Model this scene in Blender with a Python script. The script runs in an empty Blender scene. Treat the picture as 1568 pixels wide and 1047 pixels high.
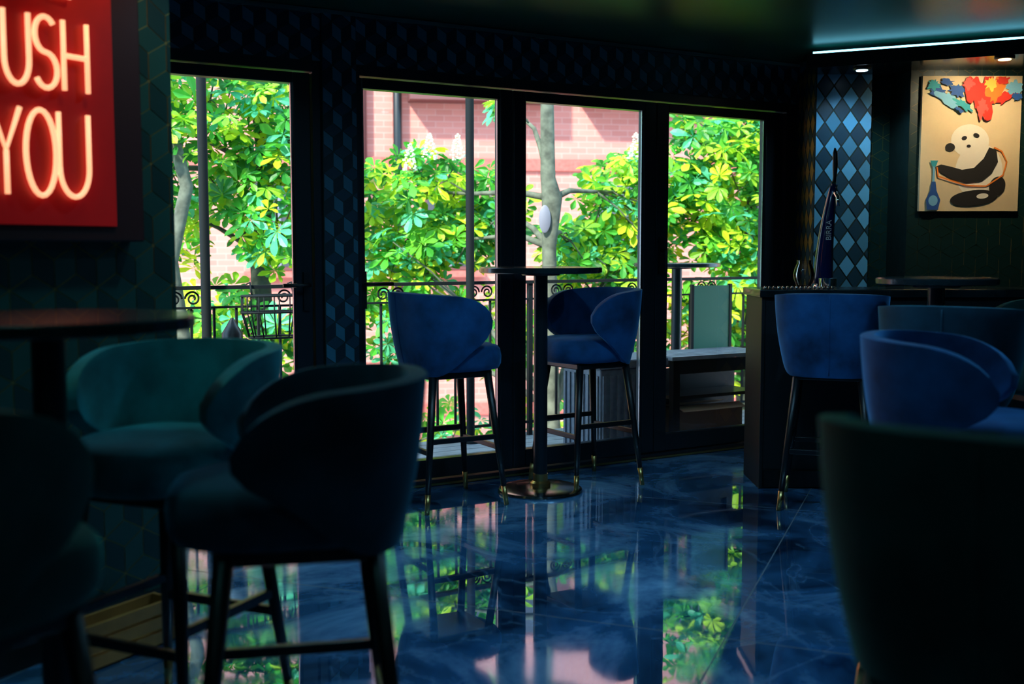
import bpy, bmesh, math, random
from mathutils import Vector, Matrix
random.seed(7)
S = bpy.context.scene
COL = S.collection

# ---------------------------------------------------------------- materials
def newmat(name):
    m = bpy.data.materials.new(name); m.use_nodes = True
    return m, m.node_tree, m.node_tree.nodes["Principled BSDF"]

def mat(name, col, rough=0.5, metal=0.0, spec=0.5, coat=0.0, noise=0.0, nscale=20.0, emis=None, estr=0.0, bump=0.0):
    m, nt, b = newmat(name)
    b.inputs["Base Color"].default_value = (*col, 1)
    b.inputs["Roughness"].default_value = rough
    b.inputs["Metallic"].default_value = metal
    b.inputs["Specular IOR Level"].default_value = spec
    b.inputs["Coat Weight"].default_value = coat
    if emis:
        b.inputs["Emission Color"].default_value = (*emis, 1)
        b.inputs["Emission Strength"].default_value = estr
    if noise > 0 or bump > 0:
        tc = nt.nodes.new("ShaderNodeTexCoord"); n = nt.nodes.new("ShaderNodeTexNoise")
        n.inputs["Scale"].default_value = nscale; n.inputs["Detail"].default_value = 5
        nt.links.new(tc.outputs["Object"], n.inputs["Vector"])
        if noise > 0:
            r = nt.nodes.new("ShaderNodeValToRGB")
            r.color_ramp.elements[0].position = .3; r.color_ramp.elements[1].position = .7
            r.color_ramp.elements[0].color = (*[c*(1-noise) for c in col], 1)
            r.color_ramp.elements[1].color = (*[min(1, c*(1+noise)) for c in col], 1)
            nt.links.new(n.outputs["Fac"], r.inputs["Fac"]); nt.links.new(r.outputs["Color"], b.inputs["Base Color"])
        if bump > 0:
            bp = nt.nodes.new("ShaderNodeBump"); bp.inputs["Strength"].default_value = bump; bp.inputs["Distance"].default_value = .01
            nt.links.new(n.outputs["Fac"], bp.inputs["Height"]); nt.links.new(bp.outputs["Normal"], b.inputs["Normal"])
    return m

def velvet(name, col, sheen):
    m = mat(name, col, rough=.75, noise=.55, nscale=7.0, spec=.25)
    b = m.node_tree.nodes["Principled BSDF"]
    b.inputs["Sheen Weight"].default_value = 1.0
    b.inputs["Sheen Roughness"].default_value = .35
    b.inputs["Sheen Tint"].default_value = (*sheen, 1)
    return m

def floor_mat():
    m, nt, b = newmat("polished_blue_marble")
    N = nt.nodes; L = nt.links
    tc = N.new("ShaderNodeTexCoord")
    n1 = N.new("ShaderNodeTexNoise"); n1.inputs["Scale"].default_value = 1.5; n1.inputs["Detail"].default_value = 10; n1.inputs["Distortion"].default_value = .7
    n1.inputs["Roughness"].default_value = .66
    L.new(tc.outputs["Object"], n1.inputs["Vector"])
    r = N.new("ShaderNodeValToRGB"); cr = r.color_ramp
    cr.elements[0].position = .36; cr.elements[0].color = (.004, .022, .055, 1)
    cr.elements[1].position = .68; cr.elements[1].color = (.22, .52, .88, 1)  # marble clouds, lightened so the colour carries blue haze of light
    e = cr.elements.new(.50); e.color = (.03, .13, .30, 1)
    L.new(n1.outputs["Fac"], r.inputs["Fac"])
    n2 = N.new("ShaderNodeTexNoise"); n2.inputs["Scale"].default_value = 1.1; n2.inputs["Detail"].default_value = 7; n2.inputs["Distortion"].default_value = 1.5
    L.new(tc.outputs["Object"], n2.inputs["Vector"])
    v = N.new("ShaderNodeValToRGB"); vr = v.color_ramp
    vr.elements[0].position = .485; vr.elements[0].color = (0, 0, 0, 1)
    vr.elements[1].position = .515; vr.elements[1].color = (0, 0, 0, 1)
    e = vr.elements.new(.5); e.color = (1, 1, 1, 1)
    L.new(n2.outputs["Fac"], v.inputs["Fac"])
    mx = N.new("ShaderNodeMixRGB"); mx.inputs["Color2"].default_value = (.2, .42, .70, 1)
    mm = N.new("ShaderNodeMath"); mm.operation = 'MULTIPLY'; mm.inputs[1].default_value = .25
    L.new(v.outputs["Color"], mm.inputs[0]); L.new(mm.outputs[0], mx.inputs["Fac"]); L.new(r.outputs["Color"], mx.inputs["Color1"])
    mp = N.new("ShaderNodeMapping"); mp.inputs["Rotation"].default_value = (0, 0, math.radians(21.4)); mp.inputs["Location"].default_value = (.60, .28, 0)
    L.new(tc.outputs["Object"], mp.inputs["Vector"])
    bt = N.new("ShaderNodeTexBrick"); bt.offset = 0; bt.inputs["Scale"].default_value = 1
    bt.inputs["Brick Width"].default_value = 1.8; bt.inputs["Row Height"].default_value = 1.8; bt.inputs["Mortar Size"].default_value = .0025
    bt.inputs["Mortar Smooth"].default_value = 0
    L.new(mp.outputs["Vector"], bt.inputs["Vector"])
    mj = N.new("ShaderNodeMixRGB"); mj.inputs["Color2"].default_value = (.002, .006, .012, 1)
    L.new(bt.outputs["Fac"], mj.inputs["Fac"]); L.new(mx.outputs["Color"], mj.inputs["Color1"])
    L.new(mj.outputs["Color"], b.inputs["Base Color"])
    rr = N.new("ShaderNodeMapRange"); rr.inputs["From Min"].default_value = .42; rr.inputs["From Max"].default_value = .68
    rr.inputs["To Min"].default_value = .015; rr.inputs["To Max"].default_value = .11
    L.new(n1.outputs["Fac"], rr.inputs["Value"])
    ra = N.new("ShaderNodeMath"); ra.operation = 'ADD'
    L.new(rr.outputs[0], ra.inputs[0]); L.new(bt.outputs["Fac"], ra.inputs[1]); L.new(ra.outputs[0], b.inputs["Roughness"])
    n3 = N.new("ShaderNodeTexNoise"); n3.inputs["Scale"].default_value = 2.6; n3.inputs["Detail"].default_value = 2
    L.new(tc.outputs["Object"], n3.inputs["Vector"])
    bp = N.new("ShaderNodeBump"); bp.inputs["Strength"].default_value = .025; bp.inputs["Distance"].default_value = .02
    L.new(n3.outputs["Fac"], bp.inputs["Height"]); L.new(bp.outputs["Normal"], b.inputs["Normal"])
    b.inputs["IOR"].default_value = 4.0
    b.inputs["Specular Tint"].default_value = (.68, .88, 1, 1)
    return m

def glass_mat(name, tint=(.97, 1, .99)):
    m = bpy.data.materials.new(name); m.use_nodes = True
    nt = m.node_tree; nt.nodes.clear()
    o = nt.nodes.new("ShaderNodeOutputMaterial"); t = nt.nodes.new("ShaderNodeBsdfTransparent"); t.inputs[0].default_value = (*tint, 1)
    g = nt.nodes.new("ShaderNodeBsdfGlossy"); g.inputs["Roughness"].default_value = .01
    f = nt.nodes.new("ShaderNodeFresnel"); f.inputs[0].default_value = 1.4
    mx = nt.nodes.new("ShaderNodeMixShader")
    nt.links.new(f.outputs[0], mx.inputs[0]); nt.links.new(t.outputs[0], mx.inputs[1]); nt.links.new(g.outputs[0], mx.inputs[2])
    nt.links.new(mx.outputs[0], o.inputs[0])
    return m

def brick_mat():
    m, nt, b = newmat("pink_brickwork")
    N = nt.nodes; L = nt.links
    tc = N.new("ShaderNodeTexCoord"); mp = N.new("ShaderNodeMapping"); mp.inputs["Rotation"].default_value = (math.radians(90), 0, 0)
    L.new(tc.outputs["Object"], mp.inputs["Vector"])
    bt = N.new("ShaderNodeTexBrick"); bt.inputs["Scale"].default_value = 1
    bt.inputs["Brick Width"].default_value = .23; bt.inputs["Row Height"].default_value = .08; bt.inputs["Mortar Size"].default_value = .006
    bt.inputs["Color1"].default_value = (.64, .23, .19, 1); bt.inputs["Color2"].default_value = (.55, .18, .15, 1); bt.inputs["Mortar"].default_value = (.62, .29, .25, 1)
    L.new(mp.outputs["Vector"], bt.inputs["Vector"]); L.new(bt.outputs["Color"], b.inputs["Base Color"])
    b.inputs["Roughness"].default_value = .9
    return m

def leaf_mat():
    m = bpy.data.materials.new("chestnut_leaf"); m.use_nodes = True
    nt = m.node_tree; nt.nodes.clear(); N = nt.nodes; L = nt.links
    o = N.new("ShaderNodeOutputMaterial"); a = N.new("ShaderNodeAttribute"); a.attribute_name = "Col"
    d = N.new("ShaderNodeBsdfPrincipled"); d.inputs["Roughness"].default_value = .45
    t = N.new("ShaderNodeBsdfTranslucent"); mx = N.new("ShaderNodeMixShader"); mx.inputs[0].default_value = .45
    L.new(a.outputs["Color"], d.inputs["Base Color"]); L.new(a.outputs["Color"], t.inputs["Color"])
    L.new(d.outputs[0], mx.inputs[1]); L.new(t.outputs[0], mx.inputs[2]); L.new(mx.outputs[0], o.inputs[0])
    return m

M = {}
M['floor'] = floor_mat()
M['ceiling'] = mat("dark_teal_gloss_ceiling", (.009, .075, .055), rough=.35, noise=.3, nscale=2)
M['wall'] = mat("dark_green_wall", (.007, .030, .030), rough=.6, noise=.3)
M['black'] = mat("black_powder_coat", (.006, .008, .010), rough=.35)
M['frame'] = mat("black_aluminium_frame", (.008, .016, .024), rough=.3, spec=.5)
M['gold'] = mat("brushed_brass", (.75, .50, .18), rough=.28, metal=1)
M['chrome'] = mat("chrome", (.8, .85, .9), rough=.1, metal=1)
M['tabletop'] = mat("black_marble_top", (.008, .020, .024), rough=.25, noise=.5, nscale=6, coat=.3)
M['steel'] = mat("gunmetal_steel", (.30, .34, .38), rough=.2, metal=1)
M['velvet_blue'] = velvet("blue_velvet", (.008, .078, .23), (.14, .48, .95))
M['velvet_teal_lit'] = velvet("teal_lit_velvet", (.010, .16, .19), (.14, .80, .88))  # this and next two: same velvet, local light painted into the colour
M['velvet_dark_dimlit'] = velvet("dark_teal_dimlit_velvet", (.004, .040, .038), (.04, .33, .33))
M['velvet_navy_dimlit'] = velvet("navy_dimlit_velvet", (.004, .034, .060), (.03, .27, .42))
M['glass'] = glass_mat("clear_pane_glass")
M['brick'] = brick_mat()
M['brickred'] = mat("red_brick_band", (.50, .12, .10), rough=.9, noise=.2)
M['maroon'] = mat("maroon_cladding", (.14, .045, .045), rough=.6)
M['winglass'] = mat("dark_window_glass", (.07, .07, .09), rough=.15)
M['white'] = mat("white_paint", (.75, .75, .72), rough=.5)
M['offwhite'] = mat("faded_grey_plate", (.18, .19, .24), rough=.5)
M['leaf'] = leaf_mat()
M['bark'] = mat("tree_bark", (.05, .06, .045), rough=.95, noise=.5, nscale=14, bump=.5)
M['bark2'] = mat("pale_tree_bark", (.10, .115, .085), rough=.95, noise=.5, nscale=14, bump=.5)
M['blossom'] = mat("cream_blossom", (.80, .82, .62), rough=.7)
M['deck'] = mat("grey_deck_board", (.20, .22, .25), rough=.7, noise=.25, nscale=9)
M['rattan'] = mat("grey_resin_box", (.10, .13, .17), rough=.6, noise=.2, nscale=30)
M['iron'] = mat("wrought_iron", (.008, .012, .014), rough=.7, spec=.15)
M['paving'] = mat("pink_paving", (.50, .36, .33), rough=.9, noise=.15, nscale=2)
M['wood'] = mat("golden_oak", (.42, .17, .04), rough=.5, noise=.3, nscale=8)
M['red'] = mat("red_acrylic_panel", (.34, .003, .003), rough=.55, noise=.25, nscale=5, emis=(1, .0, .0), estr=.05)
M['neon'] = mat("warm_neon_tube", (1, .6, .45), rough=.3, emis=(1, .40, .20), estr=.95)
M['led'] = mat("cyan_led_strip", (.3, .9, 1), emis=(.20, .75, 1), estr=3.0)
M['lamp'] = mat("warm_lamp_lens", (1, .8, .5), emis=(1, .65, .3), estr=4)
M['lampcool'] = mat("cool_lamp_lens", (.7, .9, 1), emis=(.6, .85, 1), estr=2)

# ---------------------------------------------------------------- geometry helpers
def empty(name, loc=(0, 0, 0), rz=0):
    e = bpy.data.objects.new(name, None); e.empty_display_size = .1
    e.location = loc; e.rotation_euler = (0, 0, rz); COL.objects.link(e); return e

def mobj(name, verts, faces, m, parent=None, smooth=False, mi=None):
    me = bpy.data.meshes.new(name); me.from_pydata([tuple(v) for v in verts], [], faces)
    ms = m if isinstance(m, (list, tuple)) else [m]
    for x in ms: me.materials.append(x)
    if mi:
        for p, i in zip(me.polygons, mi): p.material_index = i
    if smooth:
        for p in me.polygons: p.use_smooth = True
    me.update()
    o = bpy.data.objects.new(name, me); COL.objects.link(o)
    if parent: o.parent = parent
    return o

def box(name, c, d, m, parent=None, rz=0, bev=0, rx=0, ry=0):
    hx, hy, hz = d[0]/2, d[1]/2, d[2]/2
    R = Matrix.Rotation(rz, 3, 'Z') @ Matrix.Rotation(ry, 3, 'Y') @ Matrix.Rotation(rx, 3, 'X')
    vs = [Vector((sx*hx, sy*hy, sz*hz)) for sx in (-1, 1) for sy in (-1, 1) for sz in (-1, 1)]
    vs = [R @ v + Vector(c) for v in vs]
    f = [(0, 1, 3, 2), (4, 6, 7, 5), (0, 4, 5, 1), (2, 3, 7, 6), (0, 2, 6, 4), (1, 5, 7, 3)]
    o = mobj(name, vs, f, m, parent)
    if bev > 0:
        b = o.modifiers.new("bevel", 'BEVEL'); b.width = bev; b.segments = 2
    return o

def sweep(name, pts, rad, m, parent=None, n=10, closed=False):
    pts = [Vector(p) for p in pts]; k = len(pts)
    rads = rad if isinstance(rad, (list, tuple)) else [rad]*k
    vs = []; fs = []
    ref = None
    for i, p in enumerate(pts):
        a = pts[(i-1) % k] if (closed or i > 0) else p
        b = pts[(i+1) % k] if (closed or i < k-1) else p
        t = (b-a).normalized()
        if ref is None:
            ref = Vector((0, 0, 1)) if abs(t.z) < .9 else Vector((1, 0, 0))
        x = (ref - t*ref.dot(t)).normalized(); y = t.cross(x); ref = x
        for j in range(n):
            an = 2*math.pi*j/n
            vs.append(p + (x*math.cos(an)+y*math.sin(an))*rads[i])
    segs = k if closed else k-1
    for i in range(segs):
        for j in range(n):
            a0 = i*n+j; a1 = i*n+(j+1) % n; b0 = ((i+1) % k)*n+j; b1 = ((i+1) % k)*n+(j+1) % n
            fs.append((a0, a1, b1, b0))
    if not closed:
        fs.append(tuple(reversed(range(n)))); fs.append(tuple(range((k-1)*n, k*n)))
    return mobj(name, vs, fs, m, parent, smooth=True)

def lathe(name, prof, m, parent=None, c=(0, 0, 0), n=40):
    vs = []; fs = []
    for r, z in prof:
        for j in range(n):
            a = 2*math.pi*j/n
            vs.append((c[0]+r*math.cos(a), c[1]+r*math.sin(a), c[2]+z))
    for i in range(len(prof)-1):
        for j in range(n):
            fs.append((i*n+j, i*n+(j+1) % n, (i+1)*n+(j+1) % n, (i+1)*n+j))
    fs.append(tuple(reversed(range(n)))); fs.append(tuple(range((len(prof)-1)*n, len(prof)*n)))
    o = mobj(name, vs, fs, m, parent, smooth=True)
    e = o.modifiers.new("es", 'EDGE_SPLIT'); e.split_angle = math.radians(40)
    return o

def merge_boxes(name, specs, m, parent=None):
    V = []; F = []
    for c, d, rz in specs:
        R = Matrix.Rotation(rz, 3, 'Z'); b0 = len(V)
        for sx in (-1, 1):
            for sy in (-1, 1):
                for sz in (-1, 1):
                    V.append(R @ Vector((sx*d[0]/2, sy*d[1]/2, sz*d[2]/2)) + Vector(c))
        for f in [(0, 1, 3, 2), (4, 6, 7, 5), (0, 4, 5, 1), (2, 3, 7, 6), (0, 2, 6, 4), (1, 5, 7, 3)]:
            F.append(tuple(b0+i for i in f))
    return mobj(name, V, F, m, parent)

def join(objs, name):
    bm = bmesh.new()
    mats = []
    for o in objs:
        me = o.data
        idx = []
        for mm in me.materials:
            if mm not in mats: mats.append(mm)
            idx.append(mats.index(mm))
        t = bmesh.new(); t.from_mesh(me)
        for f in t.faces: f.material_index = idx[f.material_index]
        tmp = bpy.data.meshes.new("t"); t.to_mesh(tmp); t.free(); bm.from_mesh(tmp); bpy.data.meshes.remove(tmp)
    me = bpy.data.meshes.new(name); bm.to_mesh(me); bm.free()
    for mm in mats: me.materials.append(mm)
    par = objs[0].parent
    for o in objs: bpy.data.objects.remove(o)
    o = bpy.data.objects.new(name, me); COL.objects.link(o); o.parent = par
    return o

def clip_place(bm, name, origin, d, nrm, off, length, H, z0, zs, mats, parent):
    for co, no in [((0, 0, 0), (-1, 0, 0)), ((length, 0, 0), (1, 0, 0)), ((0, 0, 0), (0, -1, 0)), ((0, H, 0), (0, 1, 0))]:
        bmesh.ops.bisect_plane(bm, geom=bm.verts[:]+bm.edges[:]+bm.faces[:], plane_co=co, plane_no=no, clear_outer=True)
    for v in bm.verts:
        x, y = v.co.x, v.co.y
        p = Vector((origin[0], origin[1], 0)) + d*x + nrm*off
        v.co = (p.x, p.y, z0+y*zs)
    me = bpy.data.meshes.new(name); bm.to_mesh(me); bm.free()
    for mm in mats: me.materials.append(mm)
    o = bpy.data.objects.new(name, me); COL.objects.link(o)
    if parent: o.parent = parent
    return o

def wallpaper(name, origin, d, length, z0, z1, a, mats, parent=None, shrink=.93, off=.002, nrm=None, zs=1.0):
    """rhombille (tumbling block) tiles on a vertical surface"""
    d = Vector((d[0], d[1], 0)).normalized()
    nrm = Vector((nrm[0], nrm[1], 0)).normalized()
    bm = bmesh.new()
    w = math.sqrt(3)*a; H = (z1-z0)/zs
    rows = int(H/(1.5*a))+3; cols = int(length/w)+3
    for r in range(-1, rows):
        for c in range(-1, cols):
            cx = c*w + (w/2 if r % 2 else 0); cy = r*1.5*a
            P = [(cx+a*math.cos(math.radians(30+60*k)), cy+a*math.sin(math.radians(30+60*k))) for k in range(6)]
            C = (cx, cy)
            for idx, q in enumerate([(C, P[0], P[1], P[2]), (C, P[2], P[3], P[4]), (C, P[4], P[5], P[0])]):
                mx = sum(p[0] for p in q)/4; my = sum(p[1] for p in q)/4
                vs = [bm.verts.new((mx+(p[0]-mx)*shrink, my+(p[1]-my)*shrink, 0)) for p in q]
                f = bm.faces.new(vs); f.material_index = idx
    return clip_place(bm, name, origin, d, nrm, off, length, H, z0, zs, mats, parent)

def diamonds(name, origin, d, length, z0, z1, w, h, mats, parent=None, off=.003, nrm=None, shrink=.9):
    """argyle diamonds, alternating rows of two tones"""
    d = Vector((d[0], d[1], 0)).normalized(); nrm = Vector((nrm[0], nrm[1], 0)).normalized()
    bm = bmesh.new(); H = z1-z0
    for r in range(-1, int(H/(h/2))+2):
        for c in range(-1, int(length/w)+2):
            cx = c*w+(w/2 if r % 2 else 0); cy = r*h/2
            vs = [bm.verts.new((cx+x*w/2*shrink, cy+y*h/2*shrink, 0)) for x, y in ((1, 0), (0, 1), (-1, 0), (0, -1))]
            f = bm.faces.new(vs); f.material_index = 1 if r % 2 else (0 if (r//2+c) % 3 else 2)
    return clip_place(bm, name, origin, d, nrm, off, length, H, z0, 1, mats, parent)

# ---------------------------------------------------------------- window-wall frame of reference
W0 = Vector((-.551, 5.304, 0)); SD = Vector((.859, .512, 0)).normalized(); ND = Vector((-.512, .859, 0)).normalized()
WR = math.atan2(SD.y, SD.x)
NI = .09
def W(s, n, z): return W0 + SD*s + ND*n + Vector((0, 0, z))
def wbox(name, s0, s1, n0, n1, z0, z1, m, parent=None, bev=0):
    return box(name, W((s0+s1)/2, (n0+n1)/2, (z0+z1)/2), (s1-s0, n1-n0, z1-z0), m, parent, rz=WR, bev=bev)
CZ = 2.285
DT = 2.045

pl = W(-2.9, NI+.1, 0); pr = W(2.78, NI+.1, 0)
poly = [(-3.1, -2.5), (4.0, -2.5), (4.0, 6.9), (pr.x, 6.9), (pr.x, pr.y), (pl.x, pl.y), (-3.1, pl.y-.1)]
n = len(poly)
def slab(name, z0, z1, m):
    vs = [(x, y, z0) for x, y in poly]+[(x, y, z1) for x, y in poly]
    fs = [tuple(reversed(range(n))), tuple(range(n, 2*n))]+[(i, (i+1) % n, n+(i+1) % n, n+i) for i in range(n)]
    return mobj(name, vs, fs, m)
slab("floor", -.12, 0, M['floor'])
slab("ceiling", CZ, CZ+.15, M['ceiling'])
box("wall_back", (.45, -2.56, CZ/2), (7.3, .1, CZ), M['wall'])
box("wall_left", (-3.15, .7, CZ/2), (.1, 6.5, CZ), M['wall'])
box("wall_right", (4.05, 2.1, CZ/2), (.1, 9.3, CZ), M['wall'])

dk1 = mat("wallpaper_navy_a", (.008, .045, .08), rough=.4)
dk2 = mat("wallpaper_navy_b", (.035, .16, .25), rough=.4)
dk3 = mat("wallpaper_navy_c", (.004, .020, .034), rough=.4)
bl1 = mat("wallpaper_blue_a", (.10, .42, .72), rough=.35)
bl2 = mat("wallpaper_blue_b", (.010, .055, .10), rough=.35)
bl3 = mat("wallpaper_blue_c", (.06, .26, .44), rough=.35)
gr1 = mat("wallpaper_green_a", (.008, .050, .044), rough=.4)
gr2 = mat("wallpaper_green_b", (.005, .030, .028), rough=.4)
gr3 = mat("wallpaper_green_c", (.011, .060, .050), rough=.4)
gl = mat("wallpaper_gold_line", (.45, .30, .09), rough=.4, metal=.7)
ww = empty("wall_window")
wbox("header", -2.9, 2.80, NI, NI+.16, DT, CZ, M['wall'], ww)
wallpaper("header_paper", W(-2.9, NI, 0), SD, 5.68, DT+.005, CZ-.02, .062, [dk1, dk2, dk3], ww, nrm=-ND)
wbox("pier", -.335, -.165, NI-.02, NI+.16, 0, CZ, M['wall'], ww)
wallpaper("pier_paper", W(-.333, NI-.02, 0), SD, .166, 0.02, CZ-.01, .055, [dk1, dk2, dk3], ww, nrm=-ND, zs=1.2)
wbox("solid_end", -2.9, -1.45, NI, NI+.16, 0, DT, M['wall'], ww)
wbox("reveal_end", 2.665, 2.82, NI, NI+.16, 0, DT, M['wall'], ww)
wbox("trim_1", -2.0, 2.78, NI-.03, NI-.005, CZ-.022, CZ-.004, mat("cornice_gloss", (.07, .13, .14), rough=.15))

fr = empty("trim_2")
wbox("head_left", -1.45, -.335, NI+.0, NI+.10, DT-.045, DT, M['frame'], fr)
wbox("head_right", -.165, 2.665, NI+.0, NI+.10, DT-.045, DT, M['frame'], fr)
wbox("threshold_left", -1.45, -.335, NI+.0, NI+.10, 0, .03, M['frame'], fr)
wbox("threshold_right", -.165, 2.665, NI+.0, NI+.10, 0, .03, M['frame'], fr)
wbox("threshold_brass", -.165, 2.665, NI-.012, NI-.002, .004, .014, M['gold'], fr)
wbox("jamb_a", -.165, -.140, NI, NI+.10, .03, DT-.045, M['frame'], fr)
wbox("jamb_b", 2.605, 2.665, NI, NI+.10, .03, DT-.045, M['frame'], fr)
wbox("jamb_c", -.375, -.335, NI, NI+.10, .03, DT-.045, M['frame'], fr)
doors = [(-1.45, -.378, .07), (-.137, .713, .05), (.717, 1.641, .075), (1.645, 2.600, .085)]
glz = [(-1.37, -.459), (-.118, .638), (.790, 1.560), (1.730, 2.464)]
for i, ((a, b, _), (g0, g1)) in enumerate(zip(doors, glz)):
    e = empty("door_%d" % (i+1))
    wbox("stile_left", a, g0, NI+.02, NI+.08, .035, DT-.05, M['frame'], e, .004)
    wbox("stile_right", g1, b, NI+.02, NI+.08, .035, DT-.05, M['frame'], e, .004)
    wbox("rail_top", g0, g1, NI+.02, NI+.08, 1.945, DT-.05, M['frame'], e, .004)
    wbox("rail_bottom", g0, g1, NI+.02, NI+.08, .035, .13, M['frame'], e, .004)
    wbox("pane", g0, g1, NI+.046, NI+.054, .13, 1.945, M['glass'], e)
    wbox("bead", g0, g0+.010, NI+.034, NI+.044, .13, 1.945, M['steel'], e)
    wbox("bead_right", g1-.010, g1, NI+.034, NI+.044, .13, 1.945, M['steel'], e)
    if i in (0, 1):
        hs = b-.035 if i == 0 else a+.012
        dr = -1 if i == 0 else 1
        wbox("handle_plate", hs-.014, hs+.014, NI+.008, NI+.02, .90, 1.08, M['black'], e)
        sweep("handle_lever", [W(hs, NI+.015, 1.02), W(hs, NI-.035, 1.02), W(hs+dr*.02, NI-.04, 1.02), W(hs+dr*.13, NI-.04, 1.02)], .009, M['black'], e)
    if i == 3:
        hs = a+.03
        wbox("handle_plate", hs-.014, hs+.014, NI+.008, NI+.02, 1.05, 1.25, M['black'], e)
        sweep("handle_lever", [W(hs, NI+.015, 1.18), W(hs, NI-.03, 1.18), W(hs, NI-.035, 1.16), W(hs, NI-.035, 1.06)], .009, M['black'], e)

# left partition wall
E = Vector((-1.09, 3.60, 0)); D2 = Vector((.5, .866, 0)); N2 = Vector((.866, -.5, 0)); A2 = math.atan2(.866, .5)
wl = empty("wall_partition")
c = E - D2*1.15 - N2*.06
box("core", (c.x, c.y, CZ/2), (2.3, .12, CZ), M['wall'], wl, rz=A2)
o0 = E - D2*2.3
box("gold_ground", tuple(E - D2*1.149 + N2*.001 + Vector((0, 0, CZ/2))), (2.298, .002, CZ-.02), gl, wl, rz=A2)
wallpaper("paper", o0, D2, 2.298, .01, CZ-.01, .085, [gr1, gr2, gr3], wl, nrm=N2, off=.004, shrink=.955)
Bp = W(-1.50, NI, 0); v = Bp-E; v.z = 0; L = v.length; ang = math.atan2(v.y, v.x)
cc = E + v*.5
box("wall_return", (cc.x-.05, cc.y, CZ/2), (L-.1, .1, CZ), M['wall'], rz=ang)
bb = E - D2*1.15 + N2*.012
box("baseboard_left", (bb.x, bb.y, .05), (2.3, .018, .1), M['black'], rz=A2, bev=.003)
pb = E - D2*.40 + N2*.20
plinth = empty("wooden_crate")
for k in range(3):
    box("slat_%d" % k, (pb.x, pb.y, .025+.045*k), (.36, .012, .036), M['wood'], plinth, rz=A2)
    q = pb - N2*.085
    box("slat_back_%d" % k, (q.x, q.y, .025+.045*k), (.36, .012, .036), M['wood'], plinth, rz=A2)
q = pb - N2*.042
box("base", (q.x, q.y, .012), (.34, .075, .014), M['wood'], plinth, rz=A2)
for sg in (-1, 1):
    q2 = q + D2*.165*sg
    box("end_%d" % (sg+1), (q2.x, q2.y, .07), (.012, .075, .13), M['wood'], plinth, rz=A2)

# neon sign
sg = empty("neon_sign")
def SP(k, z, off):
    p = E - D2*k + N2*off; return Vector((p.x, p.y, z))
p = SP(.68, 1.66, .036)
box("panel", p, (1.0, .06, .90), mat("sign_box_black", (.03, .003, .004), rough=.5), sg, rz=A2, bev=.005)
p = SP(.735, 1.675, .069)
box("red_face", p, (.89, .008, .84), M['red'], sg, rz=A2)
def arc(cx, cy, rx, ry, a0, a1, n=14):
    return [(cx+rx*math.cos(math.radians(a0+(a1-a0)*i/n)), cy+ry*math.sin(math.radians(a0+(a1-a0)*i/n))) for i in range(n+1)]
GL = {
 'U': [[(0, 1), (0, .35)]+arc(.5, .35, .5, .35, 180, 360)+[(1, 1)]],
 'S': [arc(.5, .75, .45, .25, 40, 270)[:-1]+arc(.5, .25, .48, .25, 90, -150)],
 'H': [[(0, 0), (0, 1)], [(1, 0), (1, 1)], [(0, .5), (1, .5)]],
 'Y': [[(0, 1), (.5, .5), (1, 1)], [(.5, .5), (.5, 0)]],
 'O': [arc(.5, .5, .5, .5, 90, 449, 28)],
 'R': [[(0, 0), (0, 1), (.5, 1)]+arc(.5, .75, .45, .25, 90, -90)+[(0, .5)], [(.45, .5), (1, 0)]],
 'C': [arc(.55, .5, .5, .5, 50, 310, 20)],
 'I': [[(.5, 0), (.5, 1)]], 'W': [[(0, 1), (.25, 0), (.5, .8), (.75, 0), (1, 1)]], 'L': [[(0, 1), (0, 0), (1, 0)]]}
def letter(ch, k0, k1, z0, z1, tag):
    for i, st in enumerate(GL[ch]):
        pts = [SP(k0+(k1-k0)*x, z0+(z1-z0)*y, .086) for x, y in st]
        sweep("tube_%s_%d" % (tag, i), pts, .0076, M['neon'], sg, n=8)
for ch, a, b in [('H', .469, .390), ('S', .564, .490), ('U', .656, .580), ('R', .756, .684), ('C', .845, .77)]:
    letter(ch, a, b, 1.630, 1.822, ch.lower()+"_mid")
for ch, a, b in [('U', .493, .394), ('O', .600, .504), ('Y', .705, .615)]:
    letter(ch, a, b, 1.335, 1.568, ch.lower()+"_low")
for ch, a, b in [('L', .50, .44), ('L', .59, .53), ('I', .66, .62), ('W', .80, .69)]:
    letter(ch, a, b, 1.890, 2.05, ch.lower()+"_top%d" % int(a*100))
def spot(name, loc, target, energy, col, ang=60, blend=.6, rad=.03):
    l = bpy.data.lights.new(name, 'SPOT'); l.energy = energy; l.color = col; l.spot_size = math.radians(ang); l.spot_blend = blend; l.shadow_soft_size = rad
    o = bpy.data.objects.new(name, l); o.location = loc
    o.rotation_euler = (Vector(target)-Vector(loc)).to_track_quat('-Z', 'Y').to_euler(); COL.objects.link(o); return o

# ---------------------------------------------------------------- right hand walls, pillar, bulkhead
wr = empty("wall_bar")
box("poster_wall", (3.1, 6.55, CZ/2), (1.82, .70, CZ), M['wall'], wr)
box("recess_wall", (2.11, 6.72, CZ/2), (.20, .40, CZ), M['wall'], wr)
box("recess_gold", (2.11, 6.519, CZ/2), (.16, .002, CZ-.02), gl, wr)
wallpaper("recess_paper", (2.03, 6.518), (1, 0), .16, .01, 2.27, .07, [gr3, gr1, gr3], wr, nrm=(0, -1), shrink=.955)
box("poster_wall_gold", (3.1, 6.199, CZ/2), (1.80, .001, CZ-.02), mat("dull_gold_line", (.12, .095, .035), rough=.5), wr)
wallpaper("poster_wall_paper", (2.19, 6.1985), (1, 0), 1.80, .01, 2.27, .075, [gr2, gr2, gr2], wr, nrm=(0, -1), shrink=.96)
pil = empty("wall_pillar")
box("core", (1.875, 6.64, CZ/2), (.31, .56, CZ), M['wall'], pil)
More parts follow.
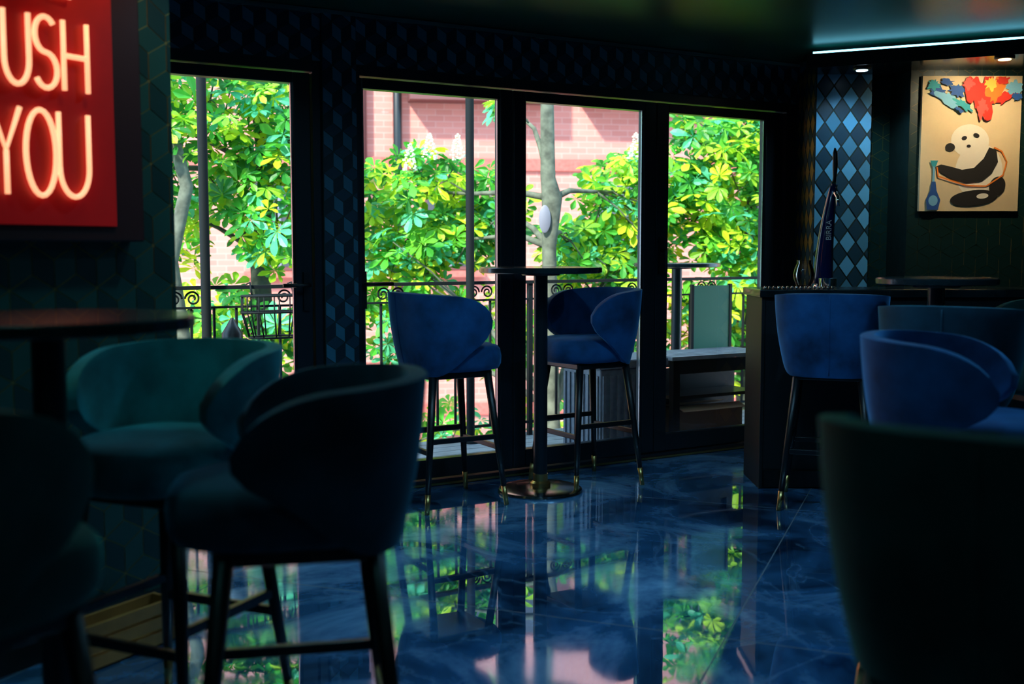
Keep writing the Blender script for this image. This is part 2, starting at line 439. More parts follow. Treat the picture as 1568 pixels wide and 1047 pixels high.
diamonds("front_paper", (1.72, 6.36), (1, 0), .31, .01, 2.27, .096, .135, [bl1, bl2, bl3], pil, nrm=(0, -1))
diamonds("side_paper", (1.72, 6.90), (0, -1), .54, .01, 2.27, .096, .135, [gl, bl2, gl], pil, nrm=(-1, 0))

bk = empty("ceiling_bulkhead")
bp_ = [(1.60, 6.14), (3.95, 5.05), (3.95, 6.19), (2.19, 6.19), (2.19, 6.5), (2.04, 6.5), (2.04, 6.35), (1.62, 6.35)]
m_ = len(bp_)
vs = [(x, y, 2.165) for x, y in bp_]+[(x, y, 2.240) for x, y in bp_]
mobj("soffit", vs, [tuple(reversed(range(m_))), tuple(range(m_, 2*m_))]+[(i, (i+1) % m_, m_+(i+1) % m_, m_+i) for i in range(m_)], mat("bulkhead_black_gloss", (.008, .016, .018), rough=.18), bk)
box("hanger", (3.0, 6.14, 2.262), (1.5, .08, .044), M['wall'], bk)
dv = Vector((3.95-1.60, 5.05-6.14, 0)); an = math.atan2(dv.y, dv.x)
mid = Vector((1.60, 6.14, 0))+dv*.5; nb = Vector((-dv.y, dv.x, 0)).normalized()
p = mid+nb*.03
box("led_strip", (p.x, p.y, 2.248), (dv.length-.06, .014, .014), M['led'], bk, rz=an)

def downlight(name, x, y, z, lens):
    e = empty(name, (x, y, z))
    lathe("rim", [(.045, -.012), (.05, -.006), (.05, 0)], M['black'], e)
    lathe("lens", [(.03, -.016), (.032, -.012)], lens, e)
    return e
downlight("fill_downlight", 2.52, 5.78, 2.165, M['lamp'])
spot("poster_spot", (2.52, 5.72, 2.13), (2.52, 6.2, 1.68), 10, (1, .82, .52), 120, .8)
downlight("fill_downlight", 1.90, 6.13, 2.165, M['lampcool'])
spot("pillar_spot", (1.90, 6.00, 2.14), (1.88, 6.4, 1.1), 6.5, (.50, .80, 1), 110, .8)
downlight("fill_downlight", -.95, 3.1, CZ, M['lamp'])
spot("partition_spot", (-.95, 3.1, 2.25), (-1.20, 3.42, 1.7), 4, (1, .70, .28), 70, .8)
downlight("fill_downlight", -1.05, 2.1, CZ, M['lamp'])
spot("table_spot", (-1.05, 2.1, 2.25), (-1.0, 2.35, 1.05), 4, (1, .7, .3), 35, .8)
for i, (x, y, en, cl) in enumerate([(-.55, 3.55, 12, (.30, .75, 1)), (.45, 3.75, 23, (.30, .68, 1)), (1.35, 3.55, 18, (.28, .65, 1)), (2.3, 3.4, 4, (.25, .7, .9)),
        (-1.25, 2.3, 9, (.2, .92, .92)), (-.45, 1.3, 2, (.2, .85, .9)), (.75, 2.2, 6, (.25, .70, 1)), (0.1, -.4, 3, (.3, .80, .95)), (1.9, 1.2, 1.0, (.2, .85, .9))]):
    downlight("fill_downlight", x, y, CZ, M['lampcool'])
    spot("fill_spot", (x, y, CZ-.03), (x, y+.35, 0), en, cl, 150, .9, .05)  # fill lamps and fixtures added out of view to brighten the room

# ---------------------------------------------------------------- panda poster
PX, PY = 2.52-.27, 6.188
pf = empty("panda_poster")
PW, PH, PT = .545, .735, 2.13
box("canvas", (2.52, 6.186, PT-PH/2), (PW, .026, PH), mat("cream_canvas", (.82, .64, .38), rough=.7, noise=.08, nscale=3), pf)
FY = 6.172
cnt = [0]
def pp(u, v): return (PX+(u-1405)/150*PW-.002, PT-(v-118)/205*PH)
def flat(name, pts, m):
    cnt[0] += 1; y = FY-.0006*cnt[0]
    vs = [(*(lambda q: (q[0], y, q[1]))(pp(*p)),) for p in pts]
    return mobj(name, vs, [tuple(range(len(vs)))], m, pf)
def ell(u, v, ru, rv, rot=0, n=28):
    r = math.radians(rot)
    return [(u+ru*math.cos(t)*math.cos(r)-rv*math.sin(t)*math.sin(r), v+ru*math.cos(t)*math.sin(r)+rv*math.sin(t)*math.cos(r)) for t in [2*math.pi*i/n for i in range(n)]]
ink = mat("poster_black_ink", (.012, .010, .010), rough=.7); pw = mat("poster_white", (.92, .86, .72), rough=.7)
cols = {k: mat("poster_"+k, c, rough=.7) for k, c in dict(red=(.75, .03, .015), blue=(.02, .10, .35), orange=(.85, .22, .02), teal=(.03, .35, .4), yellow=(.9, .6, .08), skyblue=(.2, .5, .7), pink=(.75, .10, .08)).items()}
flat("body", ell(1494, 262, 36, 42), pw)
flat("head", ell(1479, 216, 29, 25, 10), pw)
flat("ear_1", ell(1449, 226, 7.5, 6.5), ink)
flat("eye_1", ell(1470, 212, 4.2, 3.2, -20), ink)
flat("eye_2", ell(1488, 208, 4.8, 3.4, 20), ink)
flat("nose", ell(1477, 224, 3.2, 2.2), ink)
flat("arm", [(1428, 255), (1436, 252), (1450, 255), (1468, 260), (1486, 257), (1500, 243), (1508, 226), (1519, 230), (1522, 248), (1513, 266), (1498, 278), (1475, 281), (1452, 274), (1434, 263)], ink)
flat("leg", ell(1487, 303, 36, 12, -6), ink)
flat("foot", ell(1522, 285, 12, 15, 20), ink)
flat("sole", ell(1500, 300, 9, 4, -6), pw)
def strip(pts, w):
    L_ = []; R_ = []
    for i, p in enumerate(pts):
        a = pts[max(0, i-1)]; b = pts[min(len(pts)-1, i+1)]; dx, dy = b[0]-a[0], b[1]-a[1]; l = math.hypot(dx, dy) or 1
        L_.append((p[0]-dy/l*w, p[1]+dx/l*w)); R_.append((p[0]+dy/l*w, p[1]-dx/l*w))
    return L_+R_[::-1]
flat("hose", strip([(1430, 256), (1432, 270), (1450, 276), (1475, 284), (1505, 285), (1530, 268), (1535, 248), (1527, 232), (1515, 226)], 1.1), cols['orange'])
flat("hookah_stem", strip([(1425, 246), (1425, 285)], 1.6), cols['skyblue'])
flat("hookah_bowl", [(1419, 246), (1431, 246), (1428, 255), (1422, 255)], cols['teal'])
flat("hookah_base", [(1422, 278), (1428, 278), (1430, 292), (1436, 306), (1433, 321), (1416, 321), (1414, 306), (1420, 292)], cols['blue'])
flat("hookah_water", ell(1425, 307, 7, 8), cols['skyblue'])
rs = random.Random(11)
def blob(name, u, v, ru, rv, rot, m, jag=.35):
    pts = []
    for i in range(26):
        t = 2*math.pi*i/26; k = 1+rs.uniform(-jag, jag)
        x = ru*k*math.cos(t); y = rv*k*math.sin(t); r = math.radians(rot)
        uu = u+x*math.cos(r)-y*math.sin(r); vv = v+x*math.sin(r)+y*math.cos(r)
        pts.append((min(1554, max(1409, uu)), max(119.5, vv)))
    flat(name, pts, m)
for i, (u, v, ru, rv, ro, cn) in enumerate([
    (1428, 142, 16, 9, 30, 'blue'), (1445, 155, 22, 8, 35, 'skyblue'), (1420, 132, 9, 8, 0, 'teal'), (1456, 140, 12, 9, 20, 'blue'), (1466, 162, 16, 5, 35, 'teal'),
    (1440, 128, 10, 5, 0, 'blue'), (1482, 142, 12, 20, -10, 'red'), (1500, 150, 15, 30, 5, 'red'), (1515, 138, 13, 20, 20, 'orange'), (1506, 130, 9, 10, 0, 'yellow'), (1530, 150, 17, 7, -35, 'red'),
    (1542, 136, 11, 9, -30, 'skyblue'), (1546, 150, 7, 6, 0, 'blue'), (1494, 168, 8, 14, 0, 'pink'), (1472, 130, 8, 9, 0, 'pink'), (1524, 126, 9, 6, 0, 'red'), (1500, 178, 4, 8, 0, 'red'), (1460, 170, 8, 2.5, 35, 'blue')]):
    blob("splash_%d" % i, u, v, ru, rv, ro, cols[cn])

# ---------------------------------------------------------------- bar stool
def bar_stool(x, y, ang, vel, H=.99, name="bar_stool"):
    e = empty(name, (x, y, 0), math.radians(ang))
    NA, NH = 40, 12
    vs = []; fs = []
    def sst(a, b, t):
        t = max(0, min(1, (t-a)/(b-a))); return t*t*(3-2*t)
    def RZ(z):
        zz = max(0, (z-.60)/.39)
        return .196+.060*zz**1.0 + .012*math.sin(math.pi*min(1, zz))
    for i in range(NA+1):
        a = -1+2*i/NA; aa = abs(a)
        ee = max(0, (aa-.62)/.38); k = math.sqrt(max(0, 1-ee**2.2))
        top = H-.035*aa*aa; bot = .612+.11*sst(.42, .90, aa)
        zc = H-.145
        top = zc+(top-zc)*max(k, .16); bot = zc-(zc-bot)*max(k, .16)
        phi = math.pi + a*math.radians(122)
        for j in range(NH+1):
            h = j/NH; z = bot+(top-bot)*h
            R = RZ(z)
            cx, sy = math.cos(phi), math.sin(phi)
            pw_ = 2.5
            rr = R/((abs(cx)**pw_+abs(sy)**pw_)**(1/pw_))
            vs.append((cx*rr*.98, sy*rr, z))
    for i in range(NA):
        for j in range(NH):
            a0 = i*(NH+1)+j; fs.append((a0, a0+NH+1, a0+NH+2, a0+1))
    sh = mobj("back_shell", vs, fs, vel, e, smooth=True)
    so = sh.modifiers.new("sol", 'SOLIDIFY'); so.thickness = .038; so.offset = 1
    bmod = sh.modifiers.new("bev", 'BEVEL'); bmod.width = .012; bmod.segments = 3; bmod.limit_method = 'ANGLE'; bmod.angle_limit = math.radians(50)
    me = sh.data
    bm = bmesh.new(); bm.from_mesh(me); bmesh.ops.recalc_face_normals(bm, faces=bm.faces)
    c0 = bm.faces[:][len(bm.faces)//2]
    cen = c0.calc_center_median()
    if c0.normal.dot(Vector((cen.x, cen.y, 0))) > 0: bmesh.ops.reverse_faces(bm, faces=bm.faces[:])
    bm.to_mesh(me); bm.free()
    pts = []
    for j in range(11):
        z = .625+(H-.635)*j/10; pts.append((-RZ(z)*.98-.001, 0, z))
    sweep("seam", pts, .003, vel, e, n=6)
    prof = [(.80, .625), (.95, .632), (1.0, .655), (1.01, .690), (.985, .722), (.93, .738), (.80, .748), (.5, .753), (.15, .754)]
    n_ = 40; vs = []; fs = []
    for s, z in prof:
        for j in range(n_):
            t = 2*math.pi*j/n_; c_, s_ = math.cos(t), math.sin(t); q = 2.8
            rr = 1/((abs(c_)**q+abs(s_)**q)**(1/q))
            xr = .245 if c_ > 0 else .180
            vs.append((.015+c_*rr*xr*s, s_*rr*.190*s, z))
    for i in range(len(prof)-1):
        for j in range(n_): fs.append((i*n_+j, i*n_+(j+1) % n_, (i+1)*n_+(j+1) % n_, (i+1)*n_+j))
    fs.append(tuple(reversed(range(n_)))); fs.append(tuple(range((len(prof)-1)*n_, len(prof)*n_)))
    mobj("seat", vs, fs, vel, e, smooth=True)
    box("seat_frame", (.01, 0, .612), (.32, .30, .03), M['black'], e, bev=.005)
    k = 0
    T, B = .140, .205
    for sx in (-1, 1):
        for sy in (-1, 1):
            k += 1
            p0 = Vector((.01+sx*T, sy*T, .615)); p1 = Vector((.01+sx*B, sy*B, 0.0))
            f = lambda z: p1+(p0-p1)*(z/.615)
            sweep("leg_%d" % k, [p0, f(.3), f(.085)], [.019, .016, .0125], M['black'], e, n=12)
            sweep("leg_tip_%d" % k, [f(.088), f(.0)], [.0132, .0105], M['gold'], e, n=12)
    def off(z): return T+(B-T)*(1-z/.615)
    for nm, z, ax in [("footrest_front", .27, 'f'), ("footrest_back", .27, 'b'), ("footrest_left", .32, 'l'), ("footrest_right", .32, 'r')]:
        o = off(z)
        if ax in 'fb':
            s_ = 1 if ax == 'f' else -1
            box(nm, (.01+s_*o, 0, z), (.018, 2*o, .024), M['black'], e, bev=.003)
        else:
            s_ = 1 if ax == 'l' else -1
            box(nm, (.01, s_*o, z), (2*o, .018, .024), M['black'], e, bev=.003)
    return e

def pub_table(x, y, r=.297, h=1.10, top=None, name="bar_table", rb=.205):
    e = empty(name, (x, y, 0))
    lathe("table_top", [(r-.006, h-.028), (r, h-.024), (r, h-.004), (r-.004, h)], top or M['tabletop'], e, n=64)
    lathe("top_plate", [(.09, h-.040), (.10, h-.028)], M['black'], e)
    lathe("post", [(.034, .05), (.034, h-.038)], M['frame'], e)
    lathe("collar", [(.050, .026), (.050, .045), (.037, .055), (.037, .09)], M['gold'], e)
    lathe("base", [(rb, 0), (rb+.003, .006), (rb, .016), (rb-.015, .022), (.06, .028)], M['steel'], e, n=64)
    return e

bar_stool(-.314, 5.165, 30, M['velvet_blue'])
bar_stool(.385, 5.60, 212, M['velvet_blue'])
pub_table(.139, 5.38)
bar_stool(1.47, 5.10, 72, M['velvet_blue'])
bar_stool(-.42, 2.19, 192, M['velvet_navy_dimlit'], H=.945)
bar_stool(-.83, 2.68, 246, M['velvet_teal_lit'], H=.955)
bar_stool(-.89, 1.64, 62, M['velvet_dark_dimlit'], H=.985)
bar_stool(.69, 1.50, 55, M['velvet_dark_dimlit'], H=.965)
bar_stool(1.21, 3.00, 330, M['velvet_blue'], H=.955)
bar_stool(1.60, 4.02, 60, M['velvet_navy_dimlit'])
bar_stool(2.12, 4.40, 190, M['velvet_dark_dimlit'])
pub_table(-.965, 2.30, h=1.05)
pub_table(1.75, 4.58, r=.24, h=1.07)

# ---------------------------------------------------------------- bar counter
bc = empty("bar_counter")
box("body", (2.58, 5.62, .475), (2.68, .34, .95), mat("counter_panel_black", (.005, .008, .011), rough=.5), bc, bev=.004)
box("end_panel", (1.235, 5.62, .475), (.02, .36, .95), mat("counter_end_dark", (.004, .006, .008), rough=.5), bc, bev=.004)
box("counter_top", (2.57, 5.62, .97), (2.72, .40, .04), M['tabletop'], bc, bev=.006)
box("kick_rail", (2.58, 5.440, .05), (2.66, .012, .08), M['black'], bc)
bd = []
for i in range(16):
    bd.append(lathe("b", [(.002, -.008), (.007, -.004), (.008, 0), (.007, .004), (.002, .008)], M['chrome'], bc, c=(1.24+i*.022, 5.44, .998), n=10))
for o in bd: o.modifiers.clear()
join(bd, "beaded_edge")

bt = empty("beer_tap", (1.60, 5.68, .9905))
lathe("base_ring", [(.055, 0), (.06, .006), (.052, .02), (.040, .03)], M['chrome'], bt)
navy = mat("navy_enamel", (.006, .015, .09), rough=.15, coat=.6)
pts = []; rad = []
for i in range(15):
    t = i/14; pts.append((-.012+.045*t*t*1.0, 0, .02+.50*t)); rad.append(.036*(1-t)**.75+.015)
sweep("horn", pts, rad, navy, bt, n=20)
sweep("spine", [(p_[0]+r_*.85, -r_*.45, p_[2]) for p_, r_ in zip(pts, rad)], .005, M['chrome'], bt, n=8)
sweep("spout", [(.030, -.01, .46), (.030, -.05, .475), (.030, -.085, .455), (.030, -.09, .41)], [.012, .012, .010, .009], M['chrome'], bt, n=12)
sweep("handle", [(.033, 0, .51), (.036, 0, .56), (.038, 0, .62), (.036, 0, .68), (.034, 0, .705)], [.012, .009, .014, .012, .004], M['black'], bt, n=12)
lathe("handle_cap", [(.010, 0), (.018, .006), (.010, .015)], M['chrome'], bt, c=(.034, 0, .52))
lathe("drip_cup", [(.03, 0), (.042, .01), (.044, .05), (.04, .052)], M['chrome'], bt, c=(-.02, -.12, .0))
fc = bpy.data.curves.new("label_text", 'FONT'); fc.body = "BIRRA"; fc.size = .038; fc.extrude = .0008; fc.materials.append(mat("label_white", (.95, .95, .95), rough=.4))
fo = bpy.data.objects.new("label_text", fc); COL.objects.link(fo); fo.parent = bt
fo.rotation_euler = (math.radians(90), math.radians(-90), 0); fo.location = (.012, -.047, .24)

gb = empty("glass_bowl", (1.47, 5.60, .9905))
lathe("bowl", [(.026, .001), (.036, .012), (.05, .045), (.052, .07), (.046, .10), (.034, .125), (.036, .14), (.034, .139), (.032, .125), (.043, .10), (.049, .07), (.047, .045), (.033, .015), (.012, .008)], glass_mat("bowl_glass", (.96, .98, .98)), gb)

# ---------------------------------------------------------------- balcony
dk = empty("balcony_deck")
specs = []
for i in range(9):
    n0 = .28+i*.122
    specs.append((W(.3, n0+.056, -.035), (7.6, .114, .03), WR))
merge_boxes("boards", specs, M['deck'], dk)
wbox("subframe", -3.5, 4.1, .27, 1.36, -.16, -.055, M['black'], dk)
rl = empty("balcony_railing")
RN = 1.25
wbox("top_rail", -3.4, 4.0, RN-.022, RN+.022, .965, .985, M['iron'], rl)
wbox("second_rail", -3.4, 4.0, RN-.012, RN+.012, .86, .872, M['iron'], rl)
wbox("bottom_rail", -3.4, 4.0, RN-.012, RN+.012, .06, .075, M['iron'], rl)
sp = []
s = -3.4
while s < 4.0:
    sp.append((W(s, RN, .46), (.013, .013, .80), WR)); s += .125
for s in [-3.4, -2.17, -.94, .29, 1.52, 2.75, 3.98]:
    sp.append((W(s, RN, .48), (.03, .03, 1.0), WR))
merge_boxes("balusters", sp, M['iron'], rl)
def scroll(s, z, r, flip=1):
    pts = []
    for i in range(34):
        t = i/33; a = t*math.pi*3.2; rr = r*(1-.75*t)
        pts.append(W(s+flip*rr*math.cos(a), RN, z+rr*math.sin(a)))
    return sweep("scroll", pts, .0055, M['iron'], rl, n=6)
sc = []
s = -3.2
while s < 3.9:
    sc.append(scroll(s, .916, .042, 1)); sc.append(scroll(s+.10, .916, .042, -1)); s += .615
join(sc, "scrollwork")
for s0 in (-.584, 1.05):
    e = empty("awning_post")
    lathe("pole", [(.026, -.02), (.026, 3.3)], M['iron'], e, c=W(s0, RN-.06, 0), n=20)
    lathe("foot", [(.06, -.02), (.06, -.008), (.03, .0)], M['iron'], e, c=W(s0, RN-.06, 0), n=20)
wp = empty("hanging_planter_basket")
pcs = []
BS = -.21
for z in (.70, .84, .93):
    pcs.append(sweep("r", [W(BS+.20*math.cos(a)*(1 if z > .75 else .8), RN-.13+.09*math.sin(a), z) for a in [2*math.pi*i/20 for i in range(20)]], .006, M['iron'], wp, n=6, closed=True))
for i in range(14):
    a = 2*math.pi*i/14
    pcs.append(sweep("v", [W(BS+.20*math.cos(a)*.8, RN-.13+.09*math.sin(a), .70), W(BS+.20*math.cos(a), RN-.13+.09*math.sin(a), .84), W(BS+.20*math.cos(a), RN-.13+.09*math.sin(a), .93)], .004, M['iron'], wp, n=6))
for k in (-1, 1):
    pcs.append(sweep("h", [W(BS+.12*k, RN-.06, .93), W(BS+.12*k, RN-.03, 1.0), W(BS+.12*k, RN+.03, .99)], .005, M['iron'], wp, n=6))
join(pcs, "wirework")
ln = empty("garden_lantern", W(-.50, 1.0, -.02))
lathe("foot", [(.06, 0), (.06, .015), (.02, .03), (.02, .55), (.05, .57)], M['black'], ln, n=20)
lathe("shade", [(.05, .57), (.055, .60), (.055, .76), (.03, .80), (.008, .84)], M['black'], ln, n=20)
lathe("globe", [(.01, .665), (.03, .67), (.04, .70), (.03, .73), (.01, .735)], M['white'], ln, c=(.0, -.03, 0), n=16)

# outdoor furniture
ot = pub_table(1.091, 7.36, r=.285, h=1.115, name="outdoor_bar_table", rb=.18); ot.location.z = -.02
sb = empty("outdoor_storage_box")
wbox("body", 1.42, 1.88, .32, .70, -.018, .50, M['rattan'], sb, .01)
wbox("lid", 1.40, 1.90, .30, .72, .50, .55, M['rattan'], sb, .01)
rib = [(W(1.42+.46*(i+.5)/9, .316, .24), (.02, .012, .44), WR) for i in range(9)]+[(W(1.416, .32+.38*(i+.5)/8, .24), (.012, .02, .44), WR) for i in range(8)]
merge_boxes("ribs", rib, M['rattan'], sb)
ob = empty("outdoor_slatted_bench")
sl = [(W(2.33, .33+i*.066, .535), (.80, .052, .022), WR) for i in range(6)]
merge_boxes("slats", sl, M['deck'], ob)
wbox("apron_front", 1.95, 2.71, .31, .33, .44, .52, M['black'], ob)
wbox("apron_back", 1.95, 2.71, .65, .67, .44, .52, M['black'], ob)
for i, (s, nn_) in enumerate([(1.97, .33), (2.69, .33), (1.97, .65), (2.69, .65)]):
    wbox("leg_%d" % i, s-.025, s+.025, nn_-.02, nn_+.02, -.019, .52, M['black'], ob)
wbox("shade_panel", 1.98, 2.68, .62, .63, .0, .44, M['black'], ob)  # black sheet added to paint the shade under the bench
wbox("shelf_board", 1.99, 2.67, .35, .61, .28, .30, M['black'], ob)
wbox("back_panel", 2.40, 2.70, .675, .685, .54, .95, mat("teal_green_sling", (.10, .30, .20), rough=.4), ob)
wbox("back_frame_l", 2.38, 2.40, .67, .69, .30, .96, M['black'], ob)
wbox("back_frame_r", 2.70, 2.72, .67, .69, .30, .96, M['black'], ob)
cb = empty("cardboard_box", W(2.3, .47, -.019), WR)
box("body", (0, 0, .11), (.50, .20, .22), mat("brown_cardboard", (.12, .07, .04), rough=.8), cb)
box("flap_1", (0, -.10, .235), (.50, .07, .004), mat("brown_cardboard_light", (.38, .27, .17), rough=.8), cb, rx=.35)
box("flap_2", (0, .10, .235), (.50, .06, .004), mat("brown_cardboard_flap", (.38, .27, .17), rough=.8), cb, rx=-.35)

# ---------------------------------------------------------------- building opposite
FA = math.radians(9)
bd_ = empty("brick_building", (0, 15.2, 0), FA)
box("facade", (1, .5, 2.4), (34, 1.0, 14), M['brick'], bd_)
box("band_course", (1, -.02, 2.32), (34, .05, .16), M['brickred'], bd_)
box("band_low", (1, -.02, -1.0), (34, .05, .16), M['brickred'], bd_)
def bwin(x, z0, z1, w, idx):
    box("window_frame_%d" % idx, (x, -.015, (z0+z1)/2), (w+.10, .07, z1-z0+.10), M['maroon'], bd_)
    box("window_glass_%d" % idx, (x, -.045, (z0+z1)/2), (w, .02, z1-z0), M['winglass'], bd_)
    box("window_bar_%d" % idx, (x, -.06, (z0+z1)/2), (.04, .02, z1-z0), M['offwhite'], bd_)
    box("window_sill_%d" % idx, (x, -.08, z0-.1), (w+.3, .16, .08), M['brickred'], bd_)
k = 0
for x in (-7.6, -5.4, -3.1, -.85, 1.5, 3.6, 5.9, 8.2):
    k += 1; bwin(x, .95, 2.05, .62, k)
    k += 1; bwin(x, -2.6, -1.4, .62, k)
for x in (-6.2, -.45, 1.9, 6.4):
    k += 1
    box("bay_%d" % k, (x, -.2, 3.62), (1.9, .4, 1.0), M['maroon'], bd_)
    box("bay_glass_%d" % k, (x, -.41, 3.75), (1.6, .02, .6), M['winglass'], bd_)
sweep("drainpipe", [(-1.55, -.12, -4), (-1.55, -.12, 8)], .06, M['black'], bd_, n=12)
sweep("drainpipe_thin", [(-2.0, -.1, 2.0), (-2.0, -.1, 8)], .05, M['maroon'], bd_, n=12)
box("ground", (1, 10, -4.1), (60, 34, .2), M['paving'])

# ---------------------------------------------------------------- chestnut trees
DENS = 1.9
def chestnut(name, trunk, clumps, bark, trad, blossoms=()):
    e = empty(name)
    parts = []
    parts.append(sweep("trunk", trunk, trad, bark, e, n=14))
    tv = [Vector(p) for p in trunk]
    V = []; F = []; C = []
    rr = random.Random(len(clumps)*7+len(trunk))
    for (cx, cy, cz, rx, ry, rz, cnt_) in clumps:
        cc_ = Vector((cx, cy, cz)); rx *= 1.15; rz *= 1.18
        base = min(tv, key=lambda q: (q-cc_).length + (0 if q.z < cz else .6))
        midp = base.lerp(cc_, .5)+Vector((rr.uniform(-.08, .08), 0, rr.uniform(0, .12)))
        parts.append(sweep("branch", [base, base.lerp(midp, .5)+Vector((0, 0, .03)), midp, cc_], [.028, .022, .016, .008], bark, e, n=7))
        for k in range(7):
            a = Vector((rr.uniform(-1, 1)*rx*.85, rr.uniform(-1, 1)*ry*.85, rr.uniform(-1, 1)*rz*.85))
            s0 = midp.lerp(cc_, rr.random())
            parts.append(sweep("twig", [s0, s0.lerp(cc_+a, .5)+Vector((0, 0, .03)), cc_+a], [.009, .006, .004], bark, e, n=5))
        for k in range(int(cnt_*DENS)):
            while True:
                q = Vector((rr.uniform(-1, 1), rr.uniform(-1, 1), rr.uniform(-1, 1)))
                if q.length <= 1: break
            pos = cc_+Vector((q.x*rx, q.y*ry, q.z*rz))
            nrm = Vector((rr.gauss(0, .4), rr.gauss(-.6, .4), 1)).normalized()
            if rr.random() < .3: nrm = Vector((rr.gauss(0, .5), -1, rr.gauss(.3, .3))).normalized()
            ax = nrm.cross(Vector((rr.uniform(-1, 1), rr.uniform(-1, 1), .1))).normalized(); ay = nrm.cross(ax)
            sz = rr.uniform(.11, .175)
            t = rr.random()
            c_dark = Vector((.012, .16, .02)); c_mid = Vector((.09, .50, .04)); c_lite = Vector((.72, .92, .03))
            if rr.random() < .14: colr = Vector((.10, .58, .30))
            elif t < .42: colr = c_dark.lerp(c_mid, t/.42)
            else: colr = c_mid.lerp(c_lite, ((t-.42)/.58)**1.1)
            nl = rr.choice((5, 6, 7)); span = math.radians(rr.uniform(230, 290))
            for l in range(nl):
                f = l/(nl-1); a = -span/2+span*f
                Ln = sz*(1-.35*abs(f-.5)*2)*rr.uniform(.9, 1.1); wd = Ln*.21; droop = rr.uniform(.10, .35)
                dx = ax*math.cos(a)+ay*math.sin(a); dyv = nrm.cross(dx)
                def P(u, v, w=0): return pos+dx*(Ln*u)+dyv*v+nrm*(-droop*Ln*u*u+w)
                b0 = len(V)
                V += [P(.04, 0), P(.4, wd*.55, .006), P(.72, wd, .006), P(.88, wd*.7, .004), P(1, 0), P(.88, -wd*.7, .004), P(.72, -wd, .006), P(.4, -wd*.55, .006), P(.45, 0, -.002), P(.75, 0, -.002)]
                F += [(b0, b0+8, b0+1), (b0+8, b0+9, b0+2, b0+1), (b0+9, b0+4, b0+3, b0+2), (b0, b0+7, b0+8), (b0+8, b0+7, b0+6, b0+9), (b0+9, b0+6, b0+5, b0+4)]
                cl = colr*rr.uniform(.85, 1.08)
                C += [(cl.x, cl.y, cl.z, 1)]*10
    me = bpy.data.meshes.new("leaves"); me.from_pydata([tuple(v) for v in V], [], F); me.materials.append(M['leaf'])
    ca = me.color_attributes.new("Col", 'FLOAT_COLOR', 'POINT')
    ca.data.foreach_set("color", [c for q in C for c in q])
    o = bpy.data.objects.new("leaves", me); COL.objects.link(o); o.parent = e
    join(parts, "wood")
    bl = []
    for (x, y, z) in blossoms:
        for k in range(46):
            t = k/46; r = (.045*(1-t)+.008)*rr.uniform(.7, 1.3); a = k*2.4
            s_ = .011*(1-.4*t)*rr.uniform(.6, 1.4)
            bl.append(((x+r*math.cos(a), y+r*math.sin(a), z+t*.19), (s_*1.6, s_*1.6, s_*1.1), a))
    if bl: merge_boxes("blossom", bl, M['blossom'], e)
    return e

chestnut("chestnut_tree", [(-1.85, 8.3, -4), (-1.8, 8.25, -1), (-1.83, 8.2, .4), (-1.86, 8.2, 1.1), (-1.80, 8.2, 1.7), (-1.9, 8.3, 2.6), (-1.8, 8.3, 3.6)],
    [(-2.15, 7.9, 2.2, .45, .4, .30, 60), (-1.62, 8.0, 1.95, .38, .4, .38, 66), (-2.45, 8.0, 1.5, .30, .4, .35, 34), (-1.60, 7.9, 1.30, .32, .3, .25, 34), (-2.05, 7.9, 1.65, .28, .2, .22, 24),
     (-2.1, 8.0, .60, .45, .4, .30, 36), (-1.5, 8.3, .50, .30, .35, .25, 22), (-1.9, 8.4, 2.85, .9, .6, .4, 80), (-2.9, 8.2, 2.3, .5, .5, .6, 50), (-2.9, 8.3, .9, .5, .5, .6, 45), (-1.9, 8.5, -.3, .7, .5, .35, 44), (-3.9, 8.8, 1.8, .7, .6, .9, 70)],
    M['bark'], [.14, .11, .085, .07, .06, .05, .03])
chestnut("chestnut_tree", [(-2.35, 7.7, -4), (-2.3, 7.6, -1), (-2.22, 7.5, .5), (-2.30, 7.5, 1.1), (-2.18, 7.5, 1.6), (-2.35, 7.5, 2.3), (-2.5, 7.6, 3.1)],
    [(-2.5, 7.5, 2.6, .5, .3, .3, 35), (-2.35, 7.5, 1.9, .22, .2, .2, 12), (-2.5, 7.5, .4, .25, .2, .3, 12)],
    M['bark2'], [.09, .08, .055, .05, .045, .035, .02])
chestnut("chestnut_tree", [(.30, 8.1, -4), (.32, 8.1, -1.5), (.29, 8.1, 0), (.27, 8.1, 1.2), (.29, 8.1, 1.55), (.26, 8.1, 1.7), (.25, 8.1, 2.4), (.22, 8.2, 3.2), (.1, 8.3, 4.0)],
    [(-.72, 8.6, 1.62, .44, .4, .30, 70), (-.90, 8.5, 1.20, .36, .35, .27, 52), (-.45, 8.6, 1.25, .32, .3, .24, 34), (-.14, 8.7, 1.45, .22, .3, .32, 36), (-.02, 8.4, 2.25, .13, .2, .13, 9), (-.75, 8.5, .65, .47, .35, .34, 56),
     (-.25, 8.7, .55, .38, .4, .34, 42), (.90, 8.7, 1.62, .36, .3, .32, 58), (.46, 8.6, 1.20, .26, .3, .22, 36), (.75, 8.8, .90, .46, .35, .28, 50), (.6, 9.0, .4, .5, .4, .35, 44),
     (.2, 9.0, 3.4, 1.0, .7, .45, 80), (-.9, 9.0, -.4, .7, .5, .4, 50), (.9, 8.8, 1.2, .38, .3, .28, 40), (.5, 9.0, -.4, .7, .5, .4, 48)],
    M['bark2'], [.14, .10, .062, .052, .075, .055, .045, .035, .02], blossoms=[(-.60, 8.2, 1.84), (-.40, 8.25, 1.84), (-.74, 8.15, 1.76), (.92, 8.35, 1.86)])
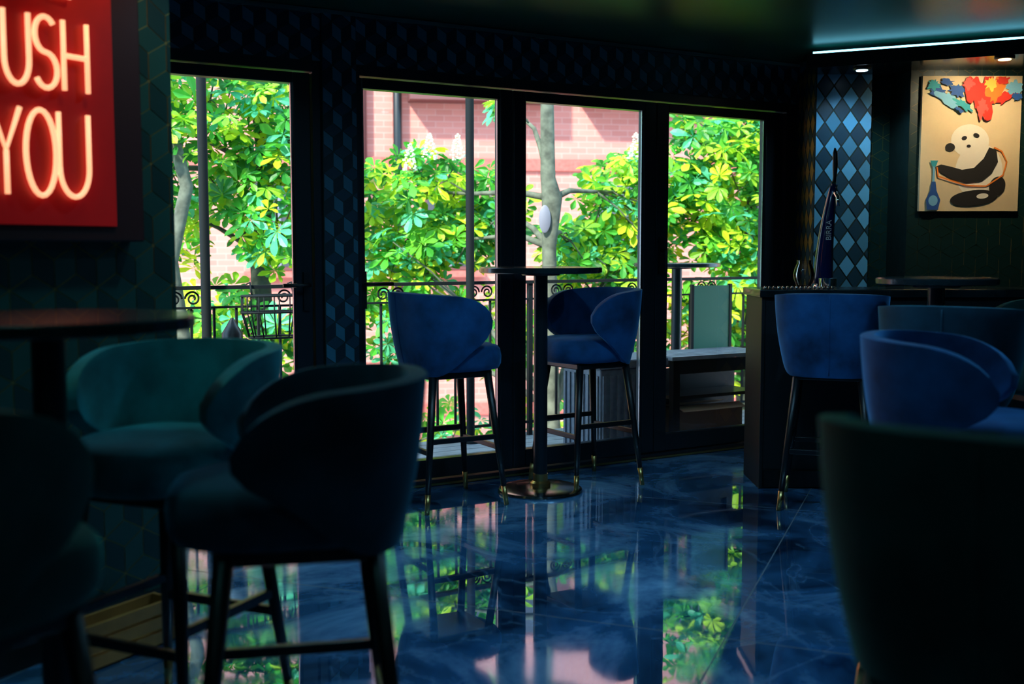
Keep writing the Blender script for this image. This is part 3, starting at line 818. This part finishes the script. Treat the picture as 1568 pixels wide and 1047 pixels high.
chestnut("chestnut_tree", [(2.05, 9.4, -4), (2.0, 9.3, -1), (1.95, 9.3, .8), (2.0, 9.3, 1.8), (2.1, 9.3, 3.2)],
    [(1.65, 8.9, 1.95, .42, .4, .36, 74), (1.85, 8.9, 1.40, .45, .4, .36, 78), (1.42, 8.9, 1.50, .22, .3, .36, 32), (1.9, 8.9, .80, .5, .4, .30, 52), (1.5, 9.1, .5, .38, .3, .3, 34), (2.1, 9.0, 2.2, .4, .4, .3, 40), (2.4, 9.1, 2.4, .6, .5, .5, 60), (1.9, 9.4, 2.9, .7, .5, .4, 50), (2.9, 9.3, 1.4, .6, .5, .7, 60), (2.1, 9.3, -.2, .7, .5, .4, 45)],
    M['bark'], [.13, .10, .07, .055, .03])
sgn = empty("oval_tree_sign", (.235, 8.02, 1.40))
lathe("plate", [(.06, 0), (.066, .004), (.06, .008)], M['offwhite'], sgn, n=32)
sgn.rotation_euler = (math.radians(90), 0, 0); sgn.scale = (.65, 1.5, 1)

# ---------------------------------------------------------------- light
w = bpy.data.worlds.new("sky"); S.world = w; w.use_nodes = True
bg = w.node_tree.nodes["Background"]
bg.inputs[0].default_value = (.45, .72, 1.0, 1); bg.inputs[1].default_value = 2.7
sun = bpy.data.lights.new("sun", 'SUN'); sun.energy = 7.5; sun.angle = math.radians(3); sun.color = (1, .92, .80)
so = bpy.data.objects.new("sun", sun); COL.objects.link(so); so.location = (0, 0, 20)
so.rotation_euler = Vector((.45, .75, -.80)).to_track_quat('-Z', 'Y').to_euler()

# ---------------------------------------------------------------- camera
cam = bpy.data.cameras.new("camera"); co = bpy.data.objects.new("camera", cam); COL.objects.link(co)
cam.sensor_width = 36; cam.lens = 39.03; cam.clip_start = .05
co.location = (0, 0, 1.19); co.rotation_euler = (math.radians(90-4.82), 0, 0)
cam.dof.use_dof = True; cam.dof.focus_distance = 5.8; cam.dof.aperture_fstop = 2.2
S.camera = co
S.view_settings.view_transform = 'Standard'
S.view_settings.look = 'None'
S.view_settings.exposure = 0.6
